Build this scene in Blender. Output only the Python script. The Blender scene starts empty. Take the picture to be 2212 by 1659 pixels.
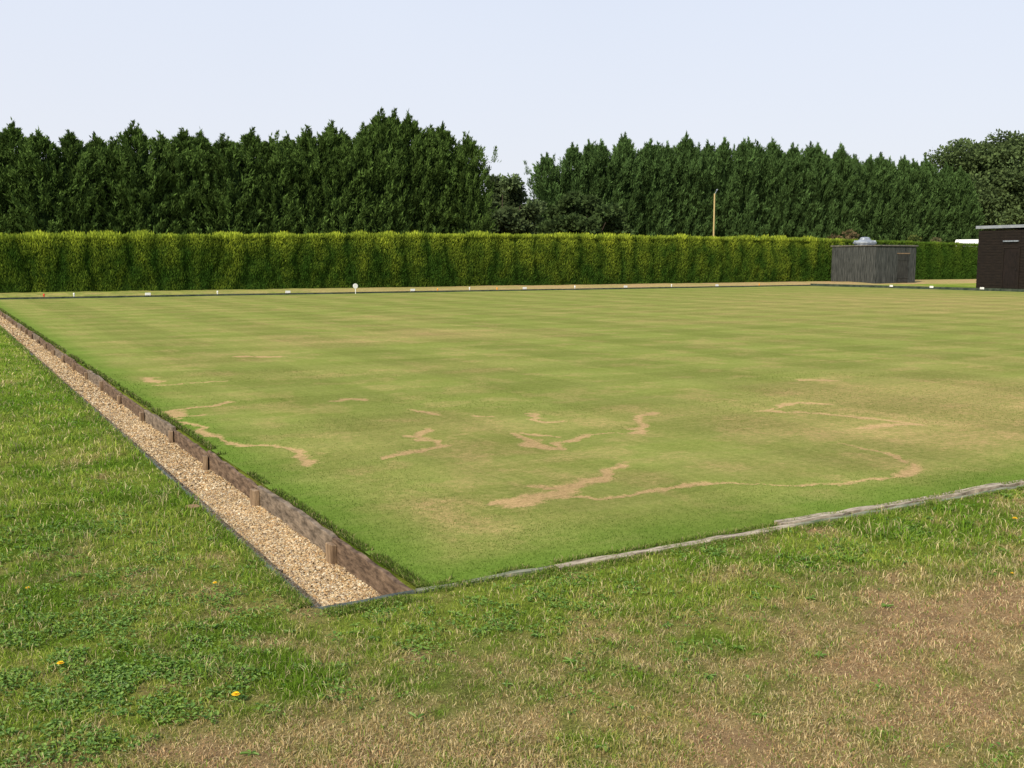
import bpy, math, random
import numpy as np
from mathutils import Vector, Matrix
random.seed(4); R=np.random.RandomState(11)
S=bpy.context.scene; C=S.collection
S.view_settings.view_transform='Standard'; S.view_settings.look='None'; S.view_settings.exposure=0
# ------------------------------------------------------------------ helpers
def link(o,label=None,cat=None,kind=None,group=None,parent=None):
    if o.name not in C.objects: C.objects.link(o)
    if label: o["label"]=label
    if cat: o["category"]=cat
    if kind: o["kind"]=kind
    if group: o["group"]=group
    if parent: o.parent=parent
    return o
def empty(name,loc,**k):
    o=bpy.data.objects.new(name,None); o.location=loc; o.empty_display_size=.2
    return link(o,**k)
def mesh_np(name,V,F,mat=None,col=None,smooth=False):
    V=np.asarray(V,dtype=np.float32); F=[np.asarray(f,dtype=np.int32) for f in F if len(f)]
    me=bpy.data.meshes.new(name)
    me.vertices.add(len(V)); me.vertices.foreach_set("co",V.ravel())
    idx=np.concatenate([f.ravel() for f in F]); tot=np.concatenate([np.full(len(f),f.shape[1],dtype=np.int32) for f in F])
    st=np.concatenate([[0],np.cumsum(tot)[:-1]]).astype(np.int32)
    me.loops.add(len(idx)); me.loops.foreach_set("vertex_index",idx)
    me.polygons.add(len(tot)); me.polygons.foreach_set("loop_start",st); me.polygons.foreach_set("loop_total",tot)
    me.polygons.foreach_set("use_smooth",np.full(len(tot),smooth))
    if col is not None:
        a=me.attributes.new("Col",'FLOAT_COLOR','POINT')
        c=np.ones((len(V),4),dtype=np.float32); c[:,:3]=col; a.data.foreach_set("color",c.ravel())
    me.update(calc_edges=True)
    if mat: me.materials.append(mat)
    return me
class MB:
    def __init__(s): s.v=[]; s.f=[]
    def box(s,x0,x1,y0,y1,z0,z1,M=None,jit=0):
        n=len(s.v)
        for z in (z0,z1):
            for x,y in ((x0,y0),(x1,y0),(x1,y1),(x0,y1)):
                p=Vector((x+random.uniform(-jit,jit),y+random.uniform(-jit,jit),z+random.uniform(-jit,jit)))
                if M: p=M@p
                s.v.append(tuple(p))
        for q in ((3,2,1,0),(4,5,6,7),(0,1,5,4),(1,2,6,5),(2,3,7,6),(3,0,4,7)): s.f.append(tuple(n+i for i in q))
        return s
    def tube(s,p0,p1,r0,r1,k=8,cap=True):
        p0=Vector(p0);p1=Vector(p1); d=(p1-p0).normalized()
        a=d.cross(Vector((0,0,1)) if abs(d.z)<.9 else Vector((1,0,0))).normalized(); b=d.cross(a)
        n=len(s.v)
        for p,r in ((p0,r0),(p1,r1)):
            for i in range(k):
                t=2*math.pi*i/k; s.v.append(tuple(p+a*r*math.cos(t)+b*r*math.sin(t)))
        for i in range(k): j=(i+1)%k; s.f.append((n+i,n+j,n+k+j,n+k+i))
        if cap: s.f.append(tuple(n+k+i for i in range(k))); s.f.append(tuple(n+k-1-i for i in range(k)))
        return s
    def lathe(s,prof,c=(0,0,0),k=20,sx=1,sy=1):
        n=len(s.v)
        for r,z in prof:
            for i in range(k):
                t=2*math.pi*i/k; s.v.append((c[0]+r*sx*math.cos(t),c[1]+r*sy*math.sin(t),c[2]+z))
        for j in range(len(prof)-1):
            for i in range(k):
                a=n+j*k+i;b=n+j*k+(i+1)%k; s.f.append((a,b,b+k,a+k))
        m=len(prof)-1
        s.f.append(tuple(n+m*k+i for i in range(k))); s.f.append(tuple(n+k-1-i for i in range(k)))
        return s
    def obj(s,name,mat,bevel=0,smooth=False,loc=(0,0,0),**k):
        me=bpy.data.meshes.new(name); me.from_pydata(s.v,[],s.f); me.materials.append(mat)
        if smooth:
            for p in me.polygons: p.use_smooth=True
        o=bpy.data.objects.new(name,me); o.location=loc
        if bevel:
            m=o.modifiers.new("bevel",'BEVEL'); m.width=bevel; m.segments=2; m.limit_method='ANGLE'
        return link(o,**k)
TB=R.rand(256,256)
def vn(x,y):
    x=np.asarray(x,float);y=np.asarray(y,float)
    xi=np.floor(x).astype(int);yi=np.floor(y).astype(int);fx=x-xi;fy=y-yi
    fx=fx*fx*(3-2*fx);fy=fy*fy*(3-2*fy)
    a=TB[xi&255,yi&255];b=TB[(xi+1)&255,yi&255];c=TB[xi&255,(yi+1)&255];d=TB[(xi+1)&255,(yi+1)&255]
    return (a*(1-fx)+b*fx)*(1-fy)+(c*(1-fx)+d*fx)*fy
def fbm(x,y,o=4,s=1.0):
    r=0;a=1;t=0
    for i in range(o): r=r+a*vn(np.asarray(x)*s+17.3*i,np.asarray(y)*s+9.1*i); t+=a; a*=.55; s*=2.03
    return r/t
def sm(x,a,b):
    t=np.clip((x-a)/(b-a),0,1); return t*t*(3-2*t)
def mixc(a,b,t): t=np.asarray(t)[...,None]; return np.asarray(a)*(1-t)+np.asarray(b)*t
# ------------------------------------------------------------------ materials
def mat(name):
    m=bpy.data.materials.new(name); m.use_nodes=True; nt=m.node_tree; nt.nodes.clear()
    out=nt.nodes.new('ShaderNodeOutputMaterial'); return m,nt,out
def N(nt,t,**k):
    n=nt.nodes.new(t)
    for a,b in k.items(): setattr(n,a,b)
    return n
def leafmat(name,trans=.3,rough=.9,spec=False):
    m,nt,out=mat(name); L=nt.links
    at=N(nt,'ShaderNodeAttribute',attribute_name="Col")
    d=N(nt,'ShaderNodeBsdfDiffuse'); t=N(nt,'ShaderNodeBsdfTranslucent'); mx=N(nt,'ShaderNodeMixShader'); mx.inputs[0].default_value=trans
    L.new(at.outputs['Color'],d.inputs['Color']);L.new(at.outputs['Color'],t.inputs['Color'])
    L.new(d.outputs[0],mx.inputs[1]);L.new(t.outputs[0],mx.inputs[2])
    if spec:
        g=N(nt,'ShaderNodeBsdfGlossy'); g.inputs['Roughness'].default_value=.45; g.inputs['Color'].default_value=(1,1,1,1)
        m2=N(nt,'ShaderNodeMixShader'); m2.inputs[0].default_value=.03
        L.new(mx.outputs[0],m2.inputs[1]);L.new(g.outputs[0],m2.inputs[2]);L.new(m2.outputs[0],out.inputs[0])
    else: L.new(mx.outputs[0],out.inputs[0])
    return m
def noisemat(name,c1,c2,scale=6,rough=.8,stretch=(1,1,1),bump=.3,c3=None,metal=0,det=6,lo=.35,hi=.65):
    m,nt,out=mat(name); L=nt.links
    p=N(nt,'ShaderNodeBsdfPrincipled'); p.inputs['Roughness'].default_value=rough; p.inputs['Metallic'].default_value=metal
    p.inputs['Specular IOR Level'].default_value=.2
    g=N(nt,'ShaderNodeNewGeometry'); mp=N(nt,'ShaderNodeMapping'); mp.inputs['Scale'].default_value=stretch
    n=N(nt,'ShaderNodeTexNoise'); n.inputs['Scale'].default_value=scale; n.inputs['Detail'].default_value=det; n.inputs['Roughness'].default_value=.65
    cr=N(nt,'ShaderNodeValToRGB'); e=cr.color_ramp.elements
    e[0].position=lo;e[0].color=(*c1,1);e[1].position=hi;e[1].color=(*c2,1)
    b=N(nt,'ShaderNodeBump'); b.inputs['Strength'].default_value=bump; b.inputs['Distance'].default_value=.01
    L.new(g.outputs['Position'],mp.inputs[0]);L.new(mp.outputs[0],n.inputs['Vector']);L.new(n.outputs[0],cr.inputs[0])
    L.new(cr.outputs[0],p.inputs['Base Color']);L.new(n.outputs[0],b.inputs['Height']);L.new(b.outputs[0],p.inputs['Normal']);L.new(p.outputs[0],out.inputs[0])
    return m
M_blade=leafmat("grass_blades",.35); M_leaf=leafmat("weed_leaves",.3,spec=True); M_con=leafmat("conifer_foliage",.15); M_hedge=leafmat("hedge_foliage",.35); M_dec=leafmat("broadleaf_foliage",.25)
M_board=noisemat("weathered_brown_board",(.055,.036,.024),(.22,.15,.10),9,.9,(2,1.2,4),.9)
M_board2=noisemat("greyed_brown_board",(.08,.062,.045),(.27,.21,.155),9,.9,(2,1.2,4),.9)
M_stake=noisemat("tan_timber",(.12,.078,.048),(.32,.225,.14),9,.9,(3,3,.6),.6)
M_edging=noisemat("green_black_edging",(.03,.04,.035),(.11,.125,.11),12,.7,(1,1,1),.3)
M_plank=noisemat("silvered_timber",(.14,.112,.078),(.50,.43,.33),6,.9,(1.4,9,3),.8)
M_plankg=noisemat("mossy_timber",(.07,.095,.05),(.30,.29,.22),9,.9,(.8,6,3),.5)
M_dark=noisemat("dark_ditch_board",(.018,.032,.022),(.07,.085,.06),4,.8)
M_shed=noisemat("weathered_grey_shed_timber",(.016,.019,.019),(.088,.093,.088),3,.9,(6,6,.5),.3)
M_shed2=noisemat("shed_door_timber",(.015,.016,.016),(.058,.058,.053),3,.9,(6,6,.5),.3)
M_felt=noisemat("roofing_felt",(.06,.06,.055),(.17,.155,.13),5,.9)
M_club=noisemat("dark_stained_timber",(.008,.006,.005),(.020,.014,.010),3,.6,(1,1,6),.2)
M_clubd=noisemat("dark_door_timber",(.008,.006,.005),(.018,.012,.010),3,.55,(5,5,1),.2)
M_white=noisemat("white_paint",(.6,.6,.58),(.8,.8,.78),8,.6,bump=.05)
M_grey=noisemat("galvanised_metal",(.18,.21,.25),(.38,.41,.45),5,.5,metal=.3,bump=.1)
M_bark=noisemat("bark",(.04,.03,.022),(.13,.10,.075),8,.9,(2,2,.4),.6)
M_pole=noisemat("yellow_timber_pole",(.38,.28,.12),(.55,.43,.21),5,.7,(4,4,.4),.2)
M_orange=noisemat("orange_plastic",(.7,.25,.02),(.85,.35,.04),5,.5,bump=0)
M_red=noisemat("red_plastic",(.5,.03,.02),(.65,.05,.03),5,.5,bump=0)
M_black=noisemat("black_rubber",(.01,.01,.01),(.03,.03,.03),5,.7,bump=.1)
M_brick=noisemat("terracotta_brick",(.20,.11,.06),(.36,.22,.13),20,.9)
M_glass=noisemat("dark_window_glass",(.02,.025,.03),(.04,.045,.05),2,.1,bump=0)
M_yel=noisemat("dandelion_petal",(.75,.45,.01),(.9,.62,.02),80,.7)
M_stem=noisemat("plant_stem",(.10,.16,.04),(.16,.22,.06),50,.7)
M_conc=noisemat("pale_concrete_path",(.25,.24,.22),(.42,.40,.37),3,.9)
# ------------------------------------------------------------------ camera / sun / sky
th=math.atan(266.5/2200); ph=math.radians(29.74)
cam=bpy.data.cameras.new("camera"); co=bpy.data.objects.new("camera",cam); C.objects.link(co)
co.location=(-1.948,-4.303,1.55); co.rotation_euler=(math.pi/2-th,0,-ph); cam.lens=35.8; cam.clip_end=3000; cam.clip_start=.05; S.camera=co
sunv=Vector((-.87,-.47,0)).normalized(); EL=math.radians(38)
sv=Vector((sunv.x*math.cos(EL),sunv.y*math.cos(EL),math.sin(EL)))
sl=bpy.data.lights.new("sun",'SUN'); sl.energy=5.0; sl.angle=math.radians(.6); sl.color=(1,.90,.71)
so=bpy.data.objects.new("sun",sl); C.objects.link(so); so.rotation_euler=sv.to_track_quat('Z','Y').to_euler()
w=bpy.data.worlds.new("World"); S.world=w; w.use_nodes=True; nt=w.node_tree; nt.nodes.clear()
sky=N(nt,'ShaderNodeTexSky',sky_type='NISHITA'); sky.sun_disc=False; sky.sun_elevation=EL; sky.sun_rotation=math.atan2(sv.x,sv.y)
sky.air_density=1.0; sky.dust_density=2.5; sky.ozone_density=1.5
bgn=N(nt,'ShaderNodeBackground'); bgn.inputs[1].default_value=.12
bg2=N(nt,'ShaderNodeBackground'); bg2.inputs[1].default_value=1.03
tc=N(nt,'ShaderNodeTexCoord'); ns=N(nt,'ShaderNodeTexNoise'); ns.inputs['Scale'].default_value=1.6; ns.inputs['Detail'].default_value=3
sz=N(nt,'ShaderNodeSeparateXYZ'); hz=N(nt,'ShaderNodeValToRGB'); e=hz.color_ramp.elements
e[0].position=0.02; e[0].color=(.88,.89,.95,1); e[1].position=.55; e[1].color=(.66,.76,.97,1); q_=e.new(.22); q_.color=(.81,.86,.975,1)
nt.links.new(tc.outputs['Generated'],sz.inputs[0]); nt.links.new(sz.outputs[2],hz.inputs[0]); nt.links.new(hz.outputs[0],bg2.inputs[0])
mr=N(nt,'ShaderNodeMapRange'); mr.inputs[3].default_value=.76; mr.inputs[4].default_value=.94
mx=N(nt,'ShaderNodeMixShader'); ow=N(nt,'ShaderNodeOutputWorld')
nt.links.new(tc.outputs['Generated'],ns.inputs[0]); nt.links.new(ns.outputs[0],mr.inputs[0]); nt.links.new(mr.outputs[0],mx.inputs[0])
nt.links.new(sky.outputs[0],bgn.inputs[0]);nt.links.new(bgn.outputs[0],mx.inputs[1]);nt.links.new(bg2.outputs[0],mx.inputs[2]);nt.links.new(mx.outputs[0],ow.inputs[0])
# ------------------------------------------------------------------ ground
GX,GY=45.5,41.5   # size of the green; its near corner is the origin
DP=-.185
drysp=[(-1.25,-1.05,.24,.8),(-.9,-1.35,.35,.5),(-1.75,-1.15,.2,.45),(-.55,2.6,.3,.4),(-1.0,4.2,.5,.4),(.35,-.95,.25,.2),(1.3,-1.7,.7,.35),(2.3,-1.5,.6,.35),(-.75,-.35,.12,.5),(-.55,.02,.14,.7),(2.45,-.15,.12,.6),(-2.5,3,.5,.3)]
def dryness(x,y):
    n=fbm(x,y,4,1.3); n2=fbm(x+40,y-9,3,4.5); n3=fbm(x+3,y+60,3,14)
    d=sm(-y+.10*x*(x<0), .60,1.75)*.76 + (n-.5)*1.2+(n2-.5)*1.4+(n3-.5)*1.2
    d=d-.25*sm(y,0,2)*(x<0)
    for cx,cy,s,a in drysp: d=d+a*np.exp(-((x-cx)**2+(y-cy)**2)/(s*s))
    d=np.where(y>GY,np.clip(.35+.5*sm(x,5,30)+(n-.5)*.8,0,1),d)
    return np.clip(d,0,1)
GRN=np.array([.135,.225,.024]); GRN2=np.array([.27,.33,.055]); DRY=np.array([.47,.315,.165]); DRY2=np.array([.43,.34,.145])
def lawncol(x,y):
    d=dryness(x,y); n=fbm(x+5,y+3,4,2.2)
    return mixc(mixc(GRN,GRN2,sm(n,.35,.65)), mixc(DRY2,DRY,sm(n+.06*sm(x,-.5,1.5),.35,.65)), d)
def lin(a,b,s): return np.arange(a,b,s)
xs=np.concatenate([[-900,-500,-300,-180,-120,-90],lin(-60,-14,2),lin(-14,-4,.25),lin(-4,5,.06),lin(5,8,.1),lin(8,16,.25),lin(16,60,1),[60,62,65,70,80,95,110,140,200,300,500,900],[-.522,-.515,-.016,-.008,GX,GX+.01,GX+.4,GX+.41]])
ys=np.concatenate([[-900,-400,-150,-60,-30,-15],lin(-10,-5,.5),lin(-5,5,.06),lin(5,14,.3),lin(14,60,.7),[60,64,70,80,95,110,140,200,300,500,900],[-.018,-.010,GY,GY+.01,GY+.4,GY+.41]])
xs=np.unique(np.round(xs,4)); ys=np.unique(np.round(ys,4))
xs=xs[(np.abs(xs)>.0079)]; ys=ys[(np.abs(ys)>.005)]
X,Y=np.meshgrid(xs,ys)
def gz(x,y):
    Zz=(fbm(x,y,3,.9)-.5)*.06+(fbm(x,y,2,6)-.5)*.018
    o=np.maximum(np.maximum(-x-.5,x-GX-.45),np.maximum(-y-.08,y-GY-.45)); return Zz*sm(o,.03,.6)-.010*(y<0)*(x>-.5)*(1-sm(-y,.1,.4))
Z=gz(X,Y)
far=sm(np.hypot(X,Y),60,200); Z=Z*(1-far)
Z=np.where((X>-.518)&(X<-.012)&(Y>-.014)&(Y<GY+.005),DP,Z)
Z=np.where((X>=-.012)&(X<=GX+.002)&(Y>-.014)&(Y<=GY+.002),-.03,Z)
Z=np.where((X>-.518)&(X<GX+.405)&(Y>GY+.005)&(Y<GY+.405),-.12,Z)
Z=np.where((X>GX+.005)&(X<GX+.405)&(Y>-.014)&(Y<GY+.405),-.12,Z)
Z=np.where(Y>GY+.405,Z+.10*sm(Y,GY+.4,GY+4),Z)
nx,ny=len(xs),len(ys)
I=np.arange(nx*ny).reshape(ny,nx)
F=np.stack([I[:-1,:-1],I[:-1,1:],I[1:,1:],I[1:,:-1]],-1).reshape(-1,4)
col=lawncol(X.ravel(),Y.ravel())*(.76+.18*sm(np.hypot(X.ravel()+1.9,Y.ravel()+4.3),5,26))[:,None]  # nearby ground darkened: shade in the gaps between blades painted into its colour
m,nt,o_=mat("lawn_ground"); L=nt.links
at=N(nt,'ShaderNodeAttribute',attribute_name="Col"); g=N(nt,'ShaderNodeNewGeometry')
n1=N(nt,'ShaderNodeTexNoise'); n1.inputs['Scale'].default_value=75; n1.inputs['Detail'].default_value=8; n1.inputs['Roughness'].default_value=.85
n2=N(nt,'ShaderNodeTexNoise'); n2.inputs['Scale'].default_value=7; n2.inputs['Detail'].default_value=6
r1=N(nt,'ShaderNodeMapRange'); r1.inputs[1].default_value=.3;r1.inputs[2].default_value=.7;r1.inputs[3].default_value=.3; r1.inputs[4].default_value=1.6
r2=N(nt,'ShaderNodeMapRange'); r2.inputs[1].default_value=.3;r2.inputs[2].default_value=.7;r2.inputs[3].default_value=.75; r2.inputs[4].default_value=1.2
mu=N(nt,'ShaderNodeMath',operation='MULTIPLY'); vm=N(nt,'ShaderNodeVectorMath',operation='SCALE'); p=N(nt,'ShaderNodeBsdfDiffuse')
b=N(nt,'ShaderNodeBump'); b.inputs['Strength'].default_value=.9; b.inputs['Distance'].default_value=.02
L.new(g.outputs['Position'],n1.inputs[0]);L.new(g.outputs['Position'],n2.inputs[0]);L.new(n1.outputs[0],r1.inputs[0]);L.new(n2.outputs[0],r2.inputs[0])
L.new(r1.outputs[0],mu.inputs[0]);L.new(r2.outputs[0],mu.inputs[1]);L.new(at.outputs['Color'],vm.inputs[0]);L.new(mu.outputs[0],vm.inputs['Scale']);L.new(vm.outputs[0],p.inputs['Color'])
L.new(n1.outputs[0],b.inputs['Height']);L.new(b.outputs[0],p.inputs['Normal']);L.new(p.outputs[0],o_.inputs[0])
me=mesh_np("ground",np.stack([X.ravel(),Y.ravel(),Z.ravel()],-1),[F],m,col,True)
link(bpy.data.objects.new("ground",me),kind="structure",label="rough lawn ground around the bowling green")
# ------------------------------------------------------------------ bowling green
trails=[ # (width, points in metres)
 (.052,[(1.15,1.30),(1.28,1.27),(1.45,1.28),(1.6,1.32),(1.86,1.49),(2.17,1.66),(2.59,1.9)]),
 (.04,[(1.63,1.62),(1.8,1.49),(1.62,1.32)]),(.085,[(1.45,1.32),(1.62,1.36)]),
 (.032,[(1.6,1.24),(1.84,1.13),(2.07,1.08),(2.37,1.11),(2.61,1.11),(2.85,1.04)]),(.05,[(2.5,1.1),(2.85,1.04)]),
 (.018,[(2.85,1.04),(3.02,.91),(3.22,.76),(3.61,.57),(4.05,.62)]),(.042,[(4.05,.62),(4.39,.67),(4.5,.8)]),
 (.020,[(4.39,.67),(4.58,.93),(4.74,1.33),(4.75,1.69)]),
 (.045,[(2.53,3.55),(2.45,3.21),(2.39,2.87),(2.49,2.74),(2.81,3.06),(3.15,3.2)]),(.03,[(2.64,3.52),(2.79,3.29)]),(.075,[(2.45,3.1),(2.42,2.85)]),
 (.014,[(3.22,3.19),(3.53,3.06)]),(.045,[(3.53,3.06),(3.83,3.34),(3.99,3.6),(4.12,3.83),(4.43,3.95)]),
 (.038,[(1.10,3.03),(1.34,3.16),(1.59,3.30),(1.82,3.50),(1.76,3.66),(1.68,3.98),(1.76,3.85),(2.04,4.21)]),(.075,[(1.66,3.9),(1.8,3.8)]),
 (.045,[(3.32,4.55),(3.14,4.16),(3.14,3.99),(3.3,3.95)]),
 (.05,[(.87,6.94),(.59,6.72),(.35,6.74),(.17,6.65),(.11,6.13),(.39,6.15)]),(.08,[(.2,6.5),(.11,6.13)]),
 (.038,[(.06,5.99),(.17,5.49),(.18,4.98),(.17,4.43),(.30,4.16),(.51,4.19),(.56,3.84),(.56,3.49),(.55,3.17)]),(.06,[(.17,5.4),(.18,4.8)]),
 (.085,[(.49,9.90),(.55,9.27)]),(.035,[(.43,8.94),(.82,8.93),(1.36,8.98)]),(.075,[(1.95,6.45),(2.11,6.49),(2.23,6.38)]),
 (.038,[(2.36,5.4),(2.51,4.94)]),(.05,[(2.8,4.7),(2.9,4.6)]),
 (.036,[(5.47,3.51),(6.0,3.71),(6.36,3.8),(6.47,3.57)]),(.036,[(5.5,3.5),(5.8,3.31),(6.04,2.92),(6.12,2.52),(6.2,2.15),(5.49,2.24)]),
 (.10,[(7.9,5.3),(8.2,5.2)]),(.10,[(2.4,12.3),(2.95,11.9)])]
def wear(x,y):
    r=np.zeros_like(x); wx=x+(fbm(x,y,4,6)-.5)*.26; wy=y+(fbm(x+31,y+7,4,6)-.5)*.26
    for wd,P in trails:
        for (ax,ay),(bx,by) in zip(P[:-1],P[1:]):
            dx,dy=bx-ax,by-ay; t=np.clip(((wx-ax)*dx+(wy-ay)*dy)/(dx*dx+dy*dy+1e-9),0,1)
            d=np.hypot(wx-ax-t*dx,wy-ay-t*dy); ww=wd*(.40+1.35*vn(x*5+wd*90,y*5))
            r=np.maximum(r,1-sm(d,ww*.25,ww*1.6+.025))
    return r
tanspots=[(6.9,2.6,2.0,.45),(.68,.95,.5,.6),(2.3,4.3,.9,.30),(4.7,2.3,1.0,.35),(8.9,3.2,1.6,.3),(28,19,9,.2),(1.8,2.4,.5,.3),(7.6,15.7,1.3,.5),(4.6,14.4,.9,.45),(35,24,8,.25),(9.2,21.7,1.2,.35),(14.6,16.7,1.4,.25)]
def tanness(x,y):
    wx=x+(fbm(x,y,3,.8)-.5)*2.2; wy=y+(fbm(x+9,y+71,3,.8)-.5)*2.2
    t=.15+.16*sm(fbm(x*.6+3,y*1.5+8,4,.5),.45,.7)+.32*sm(fbm(x,y,4,2.5),.48,.72)
    for cx,cy,r,a in tanspots: t=t+a*np.exp(-((wx-cx)**2+(wy-cy)**2)/(r*r))
    edge=np.minimum(np.minimum(x,y),np.minimum(GX-x,GY-y))
    return np.clip(t*sm(edge,0,.7),0,1)
def edgef(x,y): return 1-sm(np.minimum(x,y*.7)+(fbm(x,y,3,3)-.5)*.5,.0,.6)
gx=np.unique(np.round(np.concatenate([lin(0,7,.03),lin(7,12,.06),lin(12,GX,.3),[GX]]),4)); gy=np.unique(np.round(np.concatenate([lin(0,7.2,.03),lin(7.2,17,.07),lin(17,GY,.3),[GY]]),4))
X,Y=np.meshgrid(gx,gy); nx,ny=len(gx),len(gy); I=np.arange(nx*ny).reshape(ny,nx)
F=np.stack([I[:-1,:-1],I[:-1,1:],I[1:,1:],I[1:,:-1]],-1).reshape(-1,4)
wr=wear(X.ravel(),Y.ravel()); tn=tanness(X.ravel(),Y.ravel()); ed=edgef(X.ravel(),Y.ravel())
Z=(fbm(X,Y,3,.5)-.5)*.02; Z=Z*sm(np.minimum(X,Y),0,1)-wr.reshape(X.shape)*.006
m,nt,o_=mat("bowling_green_turf"); L=nt.links
at=N(nt,'ShaderNodeAttribute',attribute_name="Col"); sp=N(nt,'ShaderNodeSeparateColor'); g=N(nt,'ShaderNodeNewGeometry'); L.new(at.outputs['Color'],sp.inputs[0])
def noise(sc,det=6,rough=.6,st=None):
    n=N(nt,'ShaderNodeTexNoise'); n.inputs['Scale'].default_value=sc; n.inputs['Detail'].default_value=det; n.inputs['Roughness'].default_value=rough
    if st:
        mp=N(nt,'ShaderNodeMapping'); mp.inputs['Scale'].default_value=st; L.new(g.outputs['Position'],mp.inputs[0]); L.new(mp.outputs[0],n.inputs[0])
    else: L.new(g.outputs['Position'],n.inputs[0])
    return n.outputs[0]
def rng(x,a,b_,c,d):
    r=N(nt,'ShaderNodeMapRange'); 
    for i,v in enumerate((a,b_,c,d)): r.inputs[i+1].default_value=v
    L.new(x,r.inputs[0]); return r.outputs[0]
def mth(op,a,b_):
    n=N(nt,'ShaderNodeMath',operation=op)
    for i,v in enumerate((a,b_)):
        if isinstance(v,(int,float)): n.inputs[i].default_value=v
        else: L.new(v,n.inputs[i])
    return n.outputs[0]
def mixn(f,a,b_):
    n=N(nt,'ShaderNodeMix',data_type='RGBA'); L.new(f,n.inputs[0])
    for i,v in ((6,a),(7,b_)):
        if isinstance(v,tuple): n.inputs[i].default_value=(*v,1)
        else: L.new(v,n.inputs[i])
    return n.outputs[2]
nf=noise(110,8,.85); nm=noise(14,6,.7); nk=noise(38,4,.7); nl=noise(1.1,4,.6); nstr=noise(1.8,6,.7,(.45,2.0,1)); nmow=noise(3.0,5,.65,(.10,6,1)); nmow2=noise(2.6,4,.6,(5,.12,1))
base=mixn(rng(nl,.3,.7,0,1),(.140,.188,.034),(.185,.228,.052))
base=mixn(rng(sp.outputs[2],0,1,0,.75),base,(.10,.175,.024))
tanf=mth('MULTIPLY',sp.outputs[1],rng(mth('ADD',mth('MULTIPLY',nm,.45),mth('ADD',mth('MULTIPLY',nf,.3),mth('MULTIPLY',nk,.25))),.38,.62,.1,1.35))
base=mixn(tanf,base,(.38,.27,.12))
st2=rng(nstr,.48,.76,0,.20); base=mixn(st2,base,(.31,.25,.11))
wf=rng(mth('ADD',sp.outputs[0],mth('MULTIPLY',mth('SUBTRACT',nk,.5),1.7)),.32,.95,0,.92)
base=mixn(wf,base,mixn(rng(nf,.3,.7,0,1),(.32,.205,.095),(.50,.345,.175)))
sx=N(nt,'ShaderNodeSeparateXYZ'); L.new(g.outputs['Position'],sx.inputs[0])
wv=mth('SINE',mth('MULTIPLY',sx.outputs[1],3.6),0); wv2=mth('SINE',mth('MULTIPLY',sx.outputs[0],2.4),0)
band=mth('ADD',mth('MULTIPLY',rng(wv,-.25,.25,-1,1),.045),mth('MULTIPLY',rng(wv2,-.25,.25,-1,1),.06))
band=mth('ADD',band,mth('ADD',rng(nmow,.3,.7,-.07,.07),rng(nmow2,.3,.7,-.06,.06)))
val=mth('ADD',mth('MULTIPLY',mth('MULTIPLY',rng(nf,.3,.7,.68,1.32),rng(nk,.3,.7,.86,1.14)),rng(nm,.3,.7,.90,1.1)),band)
vm=N(nt,'ShaderNodeVectorMath',operation='SCALE'); L.new(base,vm.inputs[0]); L.new(val,vm.inputs['Scale'])
p=N(nt,'ShaderNodeBsdfDiffuse'); L.new(vm.outputs[0],p.inputs['Color'])
b=N(nt,'ShaderNodeBump'); b.inputs['Strength'].default_value=.5; b.inputs['Distance'].default_value=.008; L.new(nf,b.inputs['Height']); L.new(b.outputs[0],p.inputs['Normal']); L.new(p.outputs[0],o_.inputs[0])
me=mesh_np("bowling_green",np.stack([X.ravel(),Y.ravel(),Z.ravel()],-1),[F],m,np.stack([wr,tn,ed],-1),True)
link(bpy.data.objects.new("bowling_green",me),kind="structure",label="closely mown bowling green with bare brown trails")
# ------------------------------------------------------------------ grass blades
def blade_obj(name,P,h,wd,colr,lean,label,dk=.62):
    n=len(P); a=R.rand(n)*2*np.pi; la=R.rand(n)*2*np.pi; l=R.rand(n)**.7*lean
    side=np.stack([np.cos(a),np.sin(a),np.zeros(n)],-1)*(wd/2)[:,None]
    ld=np.stack([np.cos(la),np.sin(la),np.zeros(n)],-1)
    up=np.array([0,0,1.])
    mid=P+up*(h*.55*np.cos(l*.6))[:,None]+ld*(h*.5*np.sin(l*.6))[:,None]
    tip=P+up*(h*np.cos(l))[:,None]+ld*(h*np.sin(l)*1.1)[:,None]
    V=np.stack([P-side,P+side,mid+side*.8,mid-side*.8,tip],1).reshape(-1,3)
    k=np.arange(n)*5
    F4=np.stack([k,k+1,k+2,k+3],-1);F3=np.stack([k+3,k+2,k+4],-1)
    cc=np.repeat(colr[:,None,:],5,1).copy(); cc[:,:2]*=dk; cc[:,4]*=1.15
    me=mesh_np(name,V,[F4,F3],M_blade,cc.reshape(-1,3)); return link(bpy.data.objects.new(name,me),kind="stuff",label=label)
CP=np.array([-1.948,-4.303]); FW=math.pi/2-ph
def polar(n,r0,r1,half=.62,pw=1.0):
    r=r0*(r1/r0)**(R.rand(n)**pw); a=FW+(R.rand(n)*2-1)*half
    return CP[0]+r*np.cos(a),CP[1]+r*np.sin(a),r
x,y,r=polar(560000,2.6,34,pw=1.4)
k=((x<-.53)|(y<-.075)); x,y,r=x[k],y[k],r[k]
d=dryness(x,y); n=len(x); tuft=fbm(x,y,3,7); keep=R.rand(n)<sm(tuft,.1,.6)*.8+.3; x,y,r,d,tuft=[q[keep] for q in (x,y,r,d,tuft)]; n=len(x)
sc=np.clip(r/4,1,6)
tall=1+.6*sm(fbm(x+70,y+12,3,2.6),.55,.75)*(1-d); tall*=np.where(x>-.5,.55+.45*sm(-y,.08,.4),1)
h=(.009+.024*R.rand(n))*(1.25-.35*d)*(.50+.95*tuft)*tall*np.clip(r/4,1,1.6); wd=(.0019+.0019*R.rand(n))*sc
c=lawncol(x,y)*1.12; rv=R.rand(n)
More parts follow.
